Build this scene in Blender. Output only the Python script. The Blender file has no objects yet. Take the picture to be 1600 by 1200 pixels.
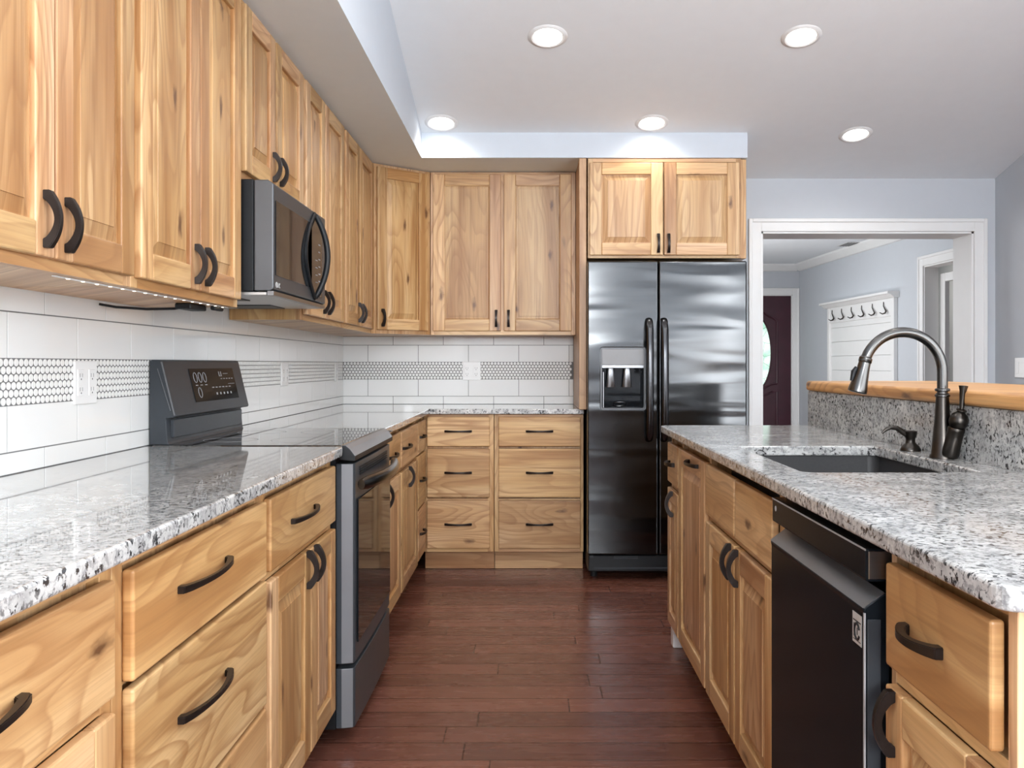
import bpy, bmesh, math, random
from mathutils import Vector, Matrix
R = math.radians
sc = bpy.context.scene
COL = sc.collection
random.seed(7)

# ---------------------------------------------------------------- camera
cd = bpy.data.cameras.new('camera'); cam = bpy.data.objects.new('camera', cd); COL.objects.link(cam)
cam.location = (0, 0, 1.163); cam.rotation_euler = (R(90), 0, 0)
cd.sensor_width = 36; cd.lens = 36 * 1415 / 1600
cd.shift_x = -30.9 / 1600; cd.shift_y = -31.0 / 1600
cd.clip_start = 0.02
sc.camera = cam
# ---------------------------------------------------------------- light, world, exposure
w = bpy.data.worlds.new('world'); sc.world = w; w.use_nodes = True
w.node_tree.nodes['Background'].inputs[0].default_value = (0.75, 0.87, 1.0, 1)
w.node_tree.nodes['Background'].inputs[1].default_value = 0.3
sc.view_settings.view_transform = 'Standard'; sc.view_settings.look = 'None'
sc.view_settings.gamma = 1; sc.view_settings.use_curve_mapping = False
sc.view_settings.exposure = 0.06
sc.cycles.use_denoising = True
sc.cycles.max_bounces = 10; sc.cycles.diffuse_bounces = 6; sc.cycles.glossy_bounces = 5
sc.cycles.caustics_reflective = False; sc.cycles.caustics_refractive = False
sc.cycles.sample_clamp_indirect = 6

def area(name, loc, rot, sx, sy, power, col=(1, 1, 1)):
    l = bpy.data.lights.new(name, 'AREA'); l.shape = 'RECTANGLE'; l.size = sx; l.size_y = sy
    l.energy = power; l.color = col
    o = bpy.data.objects.new(name, l); COL.objects.link(o); o.location = loc; o.rotation_euler = rot
    return o
# rear right is window light; the other area lights are unseen, added fill
area('fill_rear_left', (-.12, -4.42, 2.42), (R(90), 0, 0), 1.85, 1.25, 300, (.965, .985, 1))
area('daylight_rear_right', (2.33, -4.42, 1.25), (R(90), 0, 0), .75, .6, 4, (1, .985, .965))
area('fill_right', (2.74, -.10, 1.55), (0, R(90), 0), 2.0, 3.5, 66, (.975, .99, 1))
area('fill_right_rear', (2.74, -3.30, 1.35), (0, R(90), 0), 1.75, 1.7, 195, (.965, .985, 1))
area('fill_hall', (0.98, 8.2, 1.4), (0, R(-90), 0), 1.5, 1.8, 30, (1, .98, .96))
area('fill_side_room', (3.9, 8.8, 2.33), (0, 0, 0), .4, .4, 14, (1, .97, .92))  # unseen light added to brighten the dark side room
CAN_POWER = 5.5
def spot(name, loc, power, col=(1, .97, .93)):
    l = bpy.data.lights.new(name, 'SPOT'); l.energy = power; l.color = col
    l.spot_size = R(150); l.spot_blend = .55; l.shadow_soft_size = .05
    o = bpy.data.objects.new(name, l); COL.objects.link(o); o.location = loc
    return o

# ---------------------------------------------------------------- helpers
class Fr:
    """a vertical face: u runs along it, n points out of it, z is up"""
    def __init__(s, o, u):
        s.o = Vector(o); s.u = Vector(u).normalized(); s.z = Vector((0, 0, 1)); s.n = s.u.cross(s.z)
    def p(s, u, n, z): return s.o + s.u * u + s.n * n + s.z * z
W0 = Fr((0, 0, 0), (1, 0, 0))           # u = x, n = -y
class World:
    def p(s, x, y, z): return Vector((x, y, z))
WD = World()

def wloc(o):
    v = Vector((0, 0, 0))
    while o is not None: v = v + o.location; o = o.parent
    return v

class MB:
    def __init__(s): s.bm = bmesh.new()
    def box(s, f, a0, a1, b0, b1, c0, c1, bev=0.0, mat=0, seg=1):
        bm = s.bm; vs = [bm.verts.new(f.p(a, b, c)) for a in (a0, a1) for b in (b0, b1) for c in (c0, c1)]
        q = [(0, 1, 3, 2), (4, 6, 7, 5), (0, 4, 5, 1), (2, 3, 7, 6), (0, 2, 6, 4), (1, 5, 7, 3)]
        fs = [bm.faces.new([vs[i] for i in k]) for k in q]
        bmesh.ops.recalc_face_normals(bm, faces=fs)
        for x in fs: x.material_index = mat
        if bev > 0:
            es = list({e for x in fs for e in x.edges})
            r = bmesh.ops.bevel(bm, geom=es, offset=bev, segments=seg, affect='EDGES', profile=.5, clamp_overlap=True)
            for x in r['faces']: x.material_index = mat
        return s
    def prism(s, pts, f0, f1, holes=(), mat=0):
        """pts: 2-D loop; f0/f1 map a 2-D point to the two 3-D caps"""
        bm = s.bm
        caps = []
        for f in (f0, f1):
            loops = []; edges = []
            for lp in [pts] + list(holes):
                vs = [bm.verts.new(f(*p)) for p in lp]; loops.append(vs)
                if holes: edges += [bm.edges.new((vs[i], vs[(i + 1) % len(vs)])) for i in range(len(vs))]
            if holes:
                g = bmesh.ops.triangle_fill(bm, use_beauty=True, use_dissolve=True, edges=edges)['geom']
                fs = [x for x in g if isinstance(x, bmesh.types.BMFace)]
            else: fs = [bm.faces.new(loops[0])]
            caps.append((loops, fs))
        allf = list(caps[0][1]) + list(caps[1][1])
        for la, lb in zip(caps[0][0], caps[1][0]):
            n = len(la)
            for i in range(n): allf.append(bm.faces.new((la[i], la[(i + 1) % n], lb[(i + 1) % n], lb[i])))
        for x in allf: x.material_index = mat
        bmesh.ops.recalc_face_normals(bm, faces=allf)
        return s
    def tube(s, pts, rad, seg=12, mat=0, flat=None, cap=True):
        """swept round (or flattened) section; rad number or list"""
        bm = s.bm; pts = [Vector(p) for p in pts]; n = len(pts)
        rad = rad if isinstance(rad, (list, tuple)) else [rad] * n
        rings = []; up = None
        for i, p in enumerate(pts):
            t = (pts[min(i + 1, n - 1)] - pts[max(i - 1, 0)]).normalized()
            if up is None:
                up = Vector((0, 0, 1)) if abs(t.z) < .9 else Vector((0, 1, 0))
            sd = t.cross(up).normalized(); up = sd.cross(t).normalized()
            k = flat if flat else (1, 1)
            rings.append([bm.verts.new(p + (sd * math.cos(a) * k[0] + up * math.sin(a) * k[1]) * rad[i])
                          for a in [2 * math.pi * j / seg for j in range(seg)]])
        fs = []
        for a, b in zip(rings, rings[1:]):
            for j in range(seg): fs.append(bm.faces.new((a[j], a[(j + 1) % seg], b[(j + 1) % seg], b[j])))
        if cap: fs += [bm.faces.new(rings[0]), bm.faces.new(rings[-1])]
        for x in fs: x.material_index = mat
        bmesh.ops.recalc_face_normals(bm, faces=fs)
        return s
    def lathe(s, prof, o, d=(0, 0, 1), seg=24, mat=0):
        bm = s.bm; o = Vector(o); d = Vector(d).normalized()
        a = d.orthogonal().normalized(); b = d.cross(a)
        rings = [[bm.verts.new(o + d * h + (a * math.cos(t) + b * math.sin(t)) * max(r, 1e-5))
                  for t in [2 * math.pi * j / seg for j in range(seg)]] for r, h in prof]
        fs = []
        for x, y in zip(rings, rings[1:]):
            for j in range(seg): fs.append(bm.faces.new((x[j], x[(j + 1) % seg], y[(j + 1) % seg], y[j])))
        fs += [bm.faces.new(rings[0]), bm.faces.new(rings[-1])]
        for x in fs: x.material_index = mat
        bmesh.ops.recalc_face_normals(bm, faces=fs)
        return s
    def build(s, name, mats, parent=None, smooth=False, bevel=0, seg=2, at=None):
        me = bpy.data.meshes.new(name)
        off = wloc(parent) if parent else Vector(at or (0, 0, 0))
        bmesh.ops.translate(s.bm, vec=-off, verts=s.bm.verts)
        s.bm.to_mesh(me); s.bm.free()
        for m in (mats if isinstance(mats, (list, tuple)) else [mats]): me.materials.append(m)
        o = bpy.data.objects.new(name, me); COL.objects.link(o)
        if parent: o.parent = parent
        elif at: o.location = at
        if smooth:
            for p in me.polygons: p.use_smooth = True
            me.set_sharp_from_angle(angle=R(38))
        if bevel:
            md = o.modifiers.new('bevel', 'BEVEL'); md.width = bevel; md.segments = seg
            md.limit_method = 'ANGLE'; md.angle_limit = R(40)
        return o

def tag(o, label=None, cat=None, group=None, kind=None):
    if label: o['label'] = label
    if cat: o['category'] = cat
    if group: o['group'] = group
    if kind: o['kind'] = kind
    return o
def thing(name, loc, label, cat, group=None):
    o = bpy.data.objects.new(name, None); COL.objects.link(o); o.location = loc; o.empty_display_size = .1
    return tag(o, label, cat, group)
def struct(o): o['kind'] = 'structure'; return o
def rect(a0, a1, b0, b1): return [(a0, b0), (a1, b0), (a1, b1), (a0, b1)]
def rrect(a0, a1, b0, b1, r, n=5):
    o = []
    for cx, cy, t in ((a1 - r, b0 + r, -90), (a1 - r, b1 - r, 0), (a0 + r, b1 - r, 90), (a0 + r, b0 + r, 180)):
        for i in range(n + 1):
            a = R(t + 90 * i / n); o.append((cx + r * math.cos(a), cy + r * math.sin(a)))
    return o
def arc(c, r, a0, a1, n, f):
    return [f(c[0] + r * math.cos(R(a0 + (a1 - a0) * i / n)), c[1] + r * math.sin(R(a0 + (a1 - a0) * i / n))) for i in range(n + 1)]

# ---------------------------------------------------------------- materials
class NT:
    def __init__(s, name):
        s.m = bpy.data.materials.new(name); s.m.use_nodes = True
        s.t = s.m.node_tree; s.b = s.t.nodes['Principled BSDF']
    def n(s, ty, **kw):
        x = s.t.nodes.new(ty)
        for k, v in kw.items():
            if k.startswith('i_'):
                k = k[2:]; x.inputs[int(k) if k.isdigit() else k.replace('_', ' ')].default_value = v
            else: setattr(x, k, v)
        return x
    def l(s, a, b): s.t.links.new(a, b)
    def math(s, op, a, b=None, c=None):
        x = s.n('ShaderNodeMath', operation=op)
        for i, v in enumerate((a, b, c)):
            if v is None: continue
            if isinstance(v, (int, float)): x.inputs[i].default_value = v
            else: s.l(v, x.inputs[i])
        return x.outputs[0]
    def ramp(s, fac, stops, interp='LINEAR'):
        x = s.n('ShaderNodeValToRGB'); s.l(fac, x.inputs[0]); x.color_ramp.interpolation = interp
        e = x.color_ramp.elements
        while len(e) < len(stops): e.new(.5)
        for el, (p, c) in zip(e, stops):
            el.position = p; el.color = (c, c, c, 1) if isinstance(c, (int, float)) else (*c, 1)
        return x.outputs[0]
    def mix(s, fac, a, b, mode='MIX'):
        x = s.n('ShaderNodeMix', data_type='RGBA', blend_type=mode)
        for i, v in ((0, fac), (6, a), (7, b)):
            if isinstance(v, (int, float)): x.inputs[i].default_value = v
            elif isinstance(v, tuple): x.inputs[i].default_value = (*v, 1)
            else: s.l(v, x.inputs[i])
        return x.outputs[2]
    def bump(s, h, strength, dist=.002):
        x = s.n('ShaderNodeBump', i_Strength=strength, i_Distance=dist); s.l(h, x.inputs['Height'])
        s.l(x.outputs[0], s.b.inputs['Normal'])
    def set(s, **kw):
        for k, v in kw.items():
            s.b.inputs[k.replace('_', ' ')].default_value = (*v, 1) if isinstance(v, tuple) and len(v) == 3 else v
        return s
    def noise(s, vec, scale, detail=3, rough=.5, dist=0):
        x = s.n('ShaderNodeTexNoise', i_Scale=scale, i_Detail=detail, i_Roughness=rough, i_Distortion=dist)
        if vec is not None: s.l(vec, x.inputs[0])
        return x.outputs[0]

def plain(name, col, rough=.5, metal=0.0, **kw):
    """paint, plastic, metal: a base tone with a faint mottling"""
    t = NT(name); tc = t.n('ShaderNodeTexCoord')
    nz = t.noise(tc.outputs['Object'], kw.pop('scale', 14), 3)
    amp = kw.pop('amp', .06)
    c = t.mix(nz, tuple(v * (1 - amp) for v in col), tuple(min(1, v * (1 + amp)) for v in col))
    t.l(c, t.b.inputs['Base Color'])
    bs = kw.pop('bump', 0)
    if bs: t.bump(t.noise(tc.outputs['Object'], kw.pop('bscale', 160), 2), bs, .001)
    t.set(Roughness=rough, Metallic=metal, **kw)
    return t.m

def wood(name, vertical, dark=1.0, sat=0):
    """knotty hickory; grain runs along z (vertical) or along the face (horizontal)"""
    t = NT(name)
    tc = t.n('ShaderNodeTexCoord'); g = t.n('ShaderNodeNewGeometry'); oi = t.n('ShaderNodeObjectInfo')
    rnd = t.math('FRACT', t.math('ADD', g.outputs['Random Per Island'], oi.outputs['Random']))
    xyz = t.n('ShaderNodeSeparateXYZ'); t.l(tc.outputs['Object'], xyz.inputs[0])
    x, y, z = xyz.outputs
    h = t.math('ADD', x, y)
    L, T = (z, h) if vertical else (h, z)
    off = t.math('MULTIPLY', rnd, 37.0)
    def coords(sl, st):
        c = t.n('ShaderNodeCombineXYZ')
        t.l(t.math('MULTIPLY_ADD', L, sl, off), c.inputs[0]); t.l(t.math('MULTIPLY_ADD', T, st, off), c.inputs[1])
        t.l(off, c.inputs[2]); return c.outputs[0]
    band = t.noise(coords(.75, 8.0), 1.0, 2, .5, .5)                 # broad heartwood / sapwood
    fld = t.noise(coords(.85, 4.6), 1.0, 2, .42, .25)                # growth rings = contour lines of a slow field
    ph = t.math('FRACT', t.math('MULTIPLY', fld, 21.0))
    rings = t.ramp(ph, [(0.0, 0.0), (.45, .10), (.90, 1.0), (1.0, 0.0)])
    rmod = t.noise(coords(.8, 3.0), 1.0, 1)
    rings = t.math('MULTIPLY', rings, t.ramp(rmod, [(.34, .20), (.60, .68)]))
    fine = t.noise(coords(4, 190), 1.0, 3, .6)
    streak = t.noise(coords(1.5, 38), 1.0, 3, .55)
    light = (.685, .468, .252); mid = (.58, .360, .166); deep = (.41, .212, .082)
    c = t.ramp(band, [(.32, light), (.50, mid), (.66, deep)])
    c = t.mix(rings, c, (.33, .160, .062))
    c = t.mix(t.ramp(streak, [(.54, 0.0), (.68, .66)]), c, (.29, .135, .048))
    c = t.mix(t.ramp(fine, [(.38, .22), (.56, 0.0)]), c, (.26, .13, .055))
    tone = t.ramp(rnd, [(0.0, .84), (1.0, 1.14)])
    c = t.mix(1.0, c, tone, 'MULTIPLY')
    r2 = t.math('FRACT', t.math('MULTIPLY', rnd, 7.31))
    c = t.mix(1.0, c, t.ramp(r2, [(0.0, (1.0, .985, .90)), (.5, (1.0, 1.0, 1.0)), (1.0, (1.0, .965, 1.08))]), 'MULTIPLY')
    if dark != 1.0: c = t.mix(1.0, c, (dark, dark * (1 - sat), dark * (1 - 2 * sat)), 'MULTIPLY')
    # knots and short mineral streaks
    v = t.n('ShaderNodeTexVoronoi', voronoi_dimensions='2D', i_Scale=1.0, i_Randomness=1.0); t.l(coords(3.2, 8.0), v.inputs[0])
    sep = t.n('ShaderNodeSeparateColor'); t.l(v.outputs['Color'], sep.inputs[0])
    warp = t.noise(coords(25, 60), 1.0, 2)
    dd = t.math('ADD', v.outputs['Distance'], t.math('MULTIPLY', t.math('SUBTRACT', warp, .5), .20))
    knot = t.math('MULTIPLY', t.ramp(dd, [(.03, 1.0), (.13, 0.0)]), t.ramp(sep.outputs[0], [(.82, 0.0), (.85, 1.0)]))
    halo = t.math('MULTIPLY', t.ramp(dd, [(.05, .35), (.4, 0.0)]), t.ramp(sep.outputs[0], [(.82, 0.0), (.85, 1.0)]))
    c = t.mix(halo, c, deep); c = t.mix(t.math('MULTIPLY', knot, .85), c, (.09, .035, .015))
    t.l(c, t.b.inputs['Base Color'])
    t.set(Roughness=.38, Specular_IOR_Level=.4)
    t.bump(fine, .05, .0006)
    return t.m

def granite(name, coat, spec, rough, tone=1.0):
    t = NT(name); tc = t.n('ShaderNodeTexCoord'); o = tc.outputs['Object']
    mp = t.n('ShaderNodeMapping'); mp.inputs['Scale'].default_value = (1, 1.0, 1); t.l(o, mp.inputs[0]); o = mp.outputs[0]
    cloud = t.noise(o, 16, 4, .6)
    c = t.ramp(cloud, [(.32, (.37, .37, .362)), (.5, (.55, .55, .535)), (.66, (.70, .695, .67))])
    g1 = t.noise(o, 58, 5, .62, .5)
    c = t.mix(t.ramp(g1, [(.52, 0.0), (.60, .62)]), c, (.22, .22, .225))
    g2 = t.noise(o, 98, 4, .55, .4); cl = t.noise(o, 22, 2)
    blk = t.math('MULTIPLY', t.ramp(g2, [(.535, 0.0), (.59, .95)]), t.ramp(cl, [(.38, .35), (.52, 1.0)]))
    c = t.mix(blk, c, (.020, .020, .022))
    g3 = t.noise(o, 170, 2); c = t.mix(t.ramp(g3, [(.60, 0.0), (.70, .5)]), c, (.84, .83, .80))
    c = t.mix(1.0, c, (tone, tone, tone), 'MULTIPLY')
    t.l(c, t.b.inputs['Base Color']); t.set(Roughness=rough, Specular_IOR_Level=spec, Coat_Weight=coat, Coat_Roughness=.03)
    return t.m

def floorwood():
    t = NT('dark_plank_floor'); tc = t.n('ShaderNodeTexCoord')
    xyz = t.n('ShaderNodeSeparateXYZ'); t.l(tc.outputs['Object'], xyz.inputs[0]); x, y, z = xyz.outputs
    PW, PL = .1225, 1.05
    yr = t.math('DIVIDE', t.math('ADD', y, 20.003), PW); row = t.math('FLOOR', yr)
    wn = t.n('ShaderNodeTexWhiteNoise', noise_dimensions='1D'); t.l(row, wn.inputs['W'])
    xr = t.math('ADD', t.math('DIVIDE', x, PL), t.math('MULTIPLY', wn.outputs[0], 9.0)); pl = t.math('FLOOR', xr)
    cid = t.n('ShaderNodeCombineXYZ'); t.l(row, cid.inputs[0]); t.l(pl, cid.inputs[1])
    w2 = t.n('ShaderNodeTexWhiteNoise', noise_dimensions='2D'); t.l(cid.outputs[0], w2.inputs['Vector'])
    fy = t.math('FRACT', yr); fx = t.math('FRACT', xr)
    ey = t.math('MULTIPLY', t.math('MINIMUM', fy, t.math('SUBTRACT', 1.0, fy)), PW)
    ex = t.math('MULTIPLY', t.math('MINIMUM', fx, t.math('SUBTRACT', 1.0, fx)), PL)
    edge = t.math('MINIMUM', ey, ex)
    cc = t.n('ShaderNodeCombineXYZ'); t.l(t.math('MULTIPLY', x, 2.2), cc.inputs[0]); t.l(t.math('MULTIPLY', y, 26.0), cc.inputs[1])
    t.l(t.math('MULTIPLY', w2.outputs[0], 50.0), cc.inputs[2])
    gr = t.noise(cc.outputs[0], 1.0, 4, .6, .8)
    c = t.ramp(gr, [(.22, (.128, .046, .031)), (.52, (.165, .063, .042)), (.80, (.20, .080, .054))])
    c = t.mix(1.0, c, t.ramp(w2.outputs[0], [(0.0, .72), (1.0, 1.22)]), 'MULTIPLY')
    c = t.mix(t.ramp(edge, [(.0006, .8), (.0022, 0.0)]), c, (.015, .006, .005))
    t.l(c, t.b.inputs['Base Color'])
    t.l(t.ramp(gr, [(.3, .20), (.7, .32)]), t.b.inputs['Roughness']); t.set(Specular_IOR_Level=.45)
    hgt = t.math('ADD', t.ramp(edge, [(.0, 0.0), (.004, 1.0)]), t.math('MULTIPLY', gr, .2))
    t.bump(hgt, .4, .0012)
    return t.m

def steel(name, col, rough, wav=.0, metal=1.0):
    t = NT(name); tc = t.n('ShaderNodeTexCoord')
    mp = t.n('ShaderNodeMapping'); mp.inputs['Scale'].default_value = (3, 3, 220); t.l(tc.outputs['Object'], mp.inputs[0])
    br = t.noise(mp.outputs[0], 1.0, 2)
    c = t.mix(br, tuple(v * .92 for v in col), tuple(v * 1.08 for v in col)); t.l(c, t.b.inputs['Base Color'])
    t.set(Metallic=metal, Roughness=rough)
    if wav:
        m2 = t.n('ShaderNodeMapping'); m2.inputs['Scale'].default_value = (.9, .9, 6.5); t.l(tc.outputs['Object'], m2.inputs[0])
        t.bump(t.noise(m2.outputs[0], 1.0, 1, .4, .5), wav, .05)
    return t.m

WV = wood('hickory_upright_grain', True); WH = wood('hickory_level_grain', False)
WPV = wood('hickory_panel', True, .93, .03)
BAR = wood('bar_top_wood', False, 1.32, .13)
GRAN = granite('polished_granite', .6, .5, .045); GRANI = granite('island_granite_darkened', .0, .26, .11, .84); FLOOR = floorwood()  # island copy of the same stone, darkened to hold down its brightness
M_CEIL = plain('ceiling_paint', (.85, .885, .91), .85, amp=.02, bump=.08)
M_WALL = plain('blue_grey_wall_paint', (.53, .557, .592), .8, amp=.02, bump=.06)
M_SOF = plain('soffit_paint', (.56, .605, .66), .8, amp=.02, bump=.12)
M_SOFU = plain('soffit_paint_lightened', (.80, .905, .965), .85, amp=.02, bump=.08)  # same soffit paint, lightened and cooled to make up for weak warm bounce
M_TRIM = plain('white_trim_paint', (.80, .80, .79), .4, amp=.02)
M_TILE = plain('glazed_white_tile', (.80, .805, .79), .06, amp=.02, Specular_IOR_Level=.6, scale=3)
M_GROUT = plain('grey_grout', (.17, .17, .168), .9, bump=.2)
M_MOS = plain('mosaic_tile', (.82, .82, .80), .10, amp=.04, Specular_IOR_Level=.6)
M_BRONZE = plain('oil_rubbed_bronze', (.022, .016, .014), .36, .6, amp=.25)
M_GUN = plain('antique_gunmetal', (.105, .103, .10), .27, 1.0, amp=.12)
M_GUND = plain('dark_gunmetal', (.065, .058, .052), .32, 1.0, amp=.2)
M_FRIDGE = steel('black_stainless_door', (.066, .068, .070), .15, .25)
M_FRH = steel('black_stainless_bar', (.075, .076, .08), .22)
M_BS = plain('dark_stainless', (.042, .047, .053), .28, amp=.1, Specular_IOR_Level=.12)
M_BSL = steel('grey_stainless', (.22, .223, .23), .3)
M_SIDE = plain('dark_brushed_edge', (.085, .088, .094), .35, .3, amp=.05)
M_EDGE = plain('grey_edge', (.135, .138, .145), .32, .4, amp=.05)
M_BLK = plain('black_plastic', (.009, .0102, .0118), .42, amp=.2, Specular_IOR_Level=.25)
M_GLASS = plain('black_glass', (.007, .0085, .0105), .04, amp=.05, Specular_IOR_Level=.2)
M_CTRL = plain('control_glass', (.007, .0085, .0105), .1, amp=.05, Specular_IOR_Level=.05)
M_LIP = plain('grey_lip', (.15, .156, .166), .3, amp=.05)
M_HOB = plain('hob_glass', (.010, .0105, .0115), .02, amp=.05, Specular_IOR_Level=1.0, Coat_Weight=1.0, Coat_IOR=1.8)
M_GRIP = plain('grip_metal', (.105, .108, .115), .3, .3, amp=.05)
M_DWF = plain('dishwasher_front', (.008, .0102, .0128), .2, amp=.1, Specular_IOR_Level=.04)
M_SILV = plain('silver_print', (.55, .55, .54), .4, .3)
M_PALE = plain('pale_print_and_highlight', (.36, .36, .37), .5)  # also colours the highlights drawn on the dishwasher edges
M_SINK = plain('charcoal_composite', (.030, .030, .031), .45, amp=.3, scale=200, bump=.1)
M_PLATE = plain('white_plastic', (.80, .80, .79), .3, amp=.01)
M_SLOT = plain('outlet_slot', (.10, .10, .10), .6)
M_TOE = plain('toe_board_shadow', (.30, .19, .10), .6)
M_VENT = plain('white_vent_metal', (.6, .6, .6), .5)
M_BURG = plain('burgundy_stained_door', (.044, .008, .017), .3, amp=.35, scale=9)
M_MET = plain('brushed_underside', (.50, .50, .49), .35, .8)

def emis(name, col, st):
    t = NT(name); t.set(Base_Color=(*col, 1), Emission_Color=(*col, 1), Emission_Strength=st); return t.m
M_LENS = emis('lamp_lens', (1, .985, .96), 7)
M_LED = emis('led_chip', (1, .82, .6), 9)
def hallglass():
    t = NT('leaded_door_glass'); tc = t.n('ShaderNodeTexCoord')
    v = t.n('ShaderNodeTexVoronoi', feature='DISTANCE_TO_EDGE', i_Scale=7.0); t.l(tc.outputs['Object'], v.inputs[0])
    nz = t.noise(tc.outputs['Object'], 6, 2)
    c = t.ramp(nz, [(.35, (.35, .62, .48)), (.6, (.80, .95, .86))])
    c = t.mix(t.ramp(v.outputs[0], [(.01, .75), (.03, 0.0)]), c, (.12, .18, .15))
    t.l(c, t.b.inputs['Base Color']); t.l(c, t.b.inputs['Emission Color']); t.set(Emission_Strength=.75, Roughness=.1)
    return t.m
M_DGLASS = hallglass()

# ---------------------------------------------------------------- the room
XWL, YB, YD, XWR, YR = -1.183, 5.638, 5.507, 2.818, -4.5
def ceil_z(y): return 3.641 - .245 * y if y > -1.5 else 3.641 + .245 * 1.5 + .245 * (y + 1.5)
fl = MB().box(WD, -1.4, 6.0, -4.7, 11.2, -.08, 0).build('floor', FLOOR); struct(fl)
# sloping ceiling (a gable whose ridge lies behind the camera)
cy = [(-4.7, ceil_z(-4.7)), (-1.5, ceil_z(-1.5)), (5.75, ceil_z(5.75)), (5.75, ceil_z(5.75) + .1), (-1.5, ceil_z(-1.5) + .1), (-4.7, ceil_z(-4.7) + .1)]
struct(MB().prism(cy, lambda y, z: Vector((XWL - .12, y, z)), lambda y, z: Vector((XWR + .12, y, z))).build('ceiling', M_CEIL))
def gable(y0, y1, z0=0.0):
    return [(y0, z0), (y1, z0), (y1, ceil_z(y1))] + ([(-1.5, ceil_z(-1.5))] if y0 < -1.5 < y1 else []) + [(y0, ceil_z(y0))]
struct(MB().prism(gable(YR - .1, YB + .12), lambda y, z: Vector((XWL - .1, y, z)), lambda y, z: Vector((XWL, y, z))).build('wall_left', M_WALL))
# right wall with openings for two added, unseen windows
struct(MB().prism(gable(YR - .1, YD), lambda y, z: Vector((XWR, y, z)), lambda y, z: Vector((XWR + .1, y, z)), holes=[rect(-1.9, 1.7, .5, 2.6), rect(-4.2, -2.4, .42, 2.28)]).build('wall_right', M_WALL))
struct(MB().box(WD, XWL, 1.179, YB, YB + .1, 0, 2.45).build('wall_back', M_WALL))
struct(MB().prism([(1.181, 0), (1.394, 0), (1.394, 1.969), (2.686, 1.969), (2.686, 0), (3.62, 0), (3.62, ceil_z(YD) + .0), (1.181, ceil_z(YD))],
    lambda x, z: Vector((x, YD, z)), lambda x, z: Vector((x, 5.749, z - (0.0 if z < 2 else .06)))).build('wall_hall', M_WALL))
rw = [(XWL, 0), (XWR, 0), (XWR, ceil_z(YR)), (XWL, ceil_z(YR))]
struct(MB().prism(rw, lambda x, z: Vector((x, YR, z)), lambda x, z: Vector((x, YR - .1, z)),
    holes=[rect(-1.1, .85, 1.75, 3.1), rect(1.95, 2.7, .95, 1.55)]).build('wall_rear', M_WALL))
def window(n, f, a0, a1, z0, z1):
    b = MB()
    b.box(f, a0 - .07, a0 + .02, -.06, .03, z0 - .07, z1 + .07).box(f, a1 - .02, a1 + .07, -.06, .03, z0 - .07, z1 + .07)
    b.box(f, a0, a1, -.06, .03, z1 - .02, z1 + .07).box(f, a0, a1, -.06, .04, z0 - .07, z0 + .02)
    b.box(f, (a0 + a1) / 2 - .025, (a0 + a1) / 2 + .025, -.05, .02, z0, z1).box(f, a0, a1, -.05, .02, (z0 + z1) / 2 - .02, (z0 + z1) / 2 + .02)
    o = b.build('window_%d' % n, M_TRIM); struct(o)
    p = MB().box(f, a0, a1, -.045, -.04, z0, z1).build('window_pane', M_SKYP, o)
M_SKYP = emis('daylit_window_pane', (.86, .93, 1.0), 2.2)
fr_rear = Fr((0, YR, 0), (-1, 0, 0))
window(1, fr_rear, -.85, 1.1, 1.75, 3.1); window(2, fr_rear, -2.7, -1.95, .95, 1.55)  # the first is an unseen window added for light
window(3, Fr((XWR, 0, 0), (0, -1, 0)), -1.7, 1.9, .5, 2.6); window(5, Fr((XWR, 0, 0), (0, -1, 0)), 2.4, 4.2, .42, 2.28)  # unseen windows added to light the left run and the soffit
# dropped soffit over the wall cabinets (L-shaped)
ZS = 2.291
sp = [(XWL, YR), (-.602, YR), (-.602, -1.5), (-.602, 4.948), (1.179, 4.948), (1.179, YB), (XWL, YB), (XWL, -1.5)]
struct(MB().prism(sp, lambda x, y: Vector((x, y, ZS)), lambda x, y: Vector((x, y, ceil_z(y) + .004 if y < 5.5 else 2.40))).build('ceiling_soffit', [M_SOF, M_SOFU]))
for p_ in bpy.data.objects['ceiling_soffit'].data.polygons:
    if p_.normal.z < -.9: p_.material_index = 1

# hall beyond the opening
YH = 10.9
hall_u = Vector((3.221 - 3.426, YH - 5.749, 0)).normalized()
HF = Fr((3.426, 5.749, 0), hall_u)      # n points away from the hall (+x)
HL = (Vector((3.221, YH, 0)) - Vector((3.426, 5.749, 0))).length
def hw(y): return (y - 5.749) / hall_u.y
d0, d1 = hw(6.55), hw(7.727)
struct(MB().prism([(0, 0), (d0, 0), (d0, 2.0), (d1, 2.0), (d1, 0), (HL, 0), (HL, 2.365), (0, 2.365)],
    lambda u, z: HF.p(u, 0, z), lambda u, z: HF.p(u, .12, z)).build('wall_hall_right', M_WALL))
struct(MB().prism([(.8, 0), (2.258, 0), (2.258, 1.998), (3.138, 1.998), (3.138, 0), (3.4, 0), (3.4, 2.365), (.8, 2.365)],
    lambda x, z: Vector((x, YH, z)), lambda x, z: Vector((x, YH + .1, z))).build('wall_hall_end', M_WALL))
struct(MB().prism(rect(5.749, YH + .1, 0, 2.365), lambda y, z: Vector((.8, y, z)), lambda y, z: Vector((.9, y, z)), holes=[rect(7.3, 9.1, .65, 2.15)]).build('wall_hall_left', M_WALL))
window(4, Fr((.9, 0, 0), (0, 1, 0)), 7.3, 9.1, .65, 2.15)  # unseen window added to brighten the hall
struct(MB().box(WD, .8, 5.2, 5.749, YH + .1, 2.365, 2.42).build('ceiling_hall', M_CEIL))
struct(MB().box(WD, 4.35, 4.45, 5.9, 11.1, 0, 2.36).build('wall_side_room', plain('pale_grey_paint', (.50, .50, .49), .8, amp=.03, bump=.3, bscale=20)))
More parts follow.
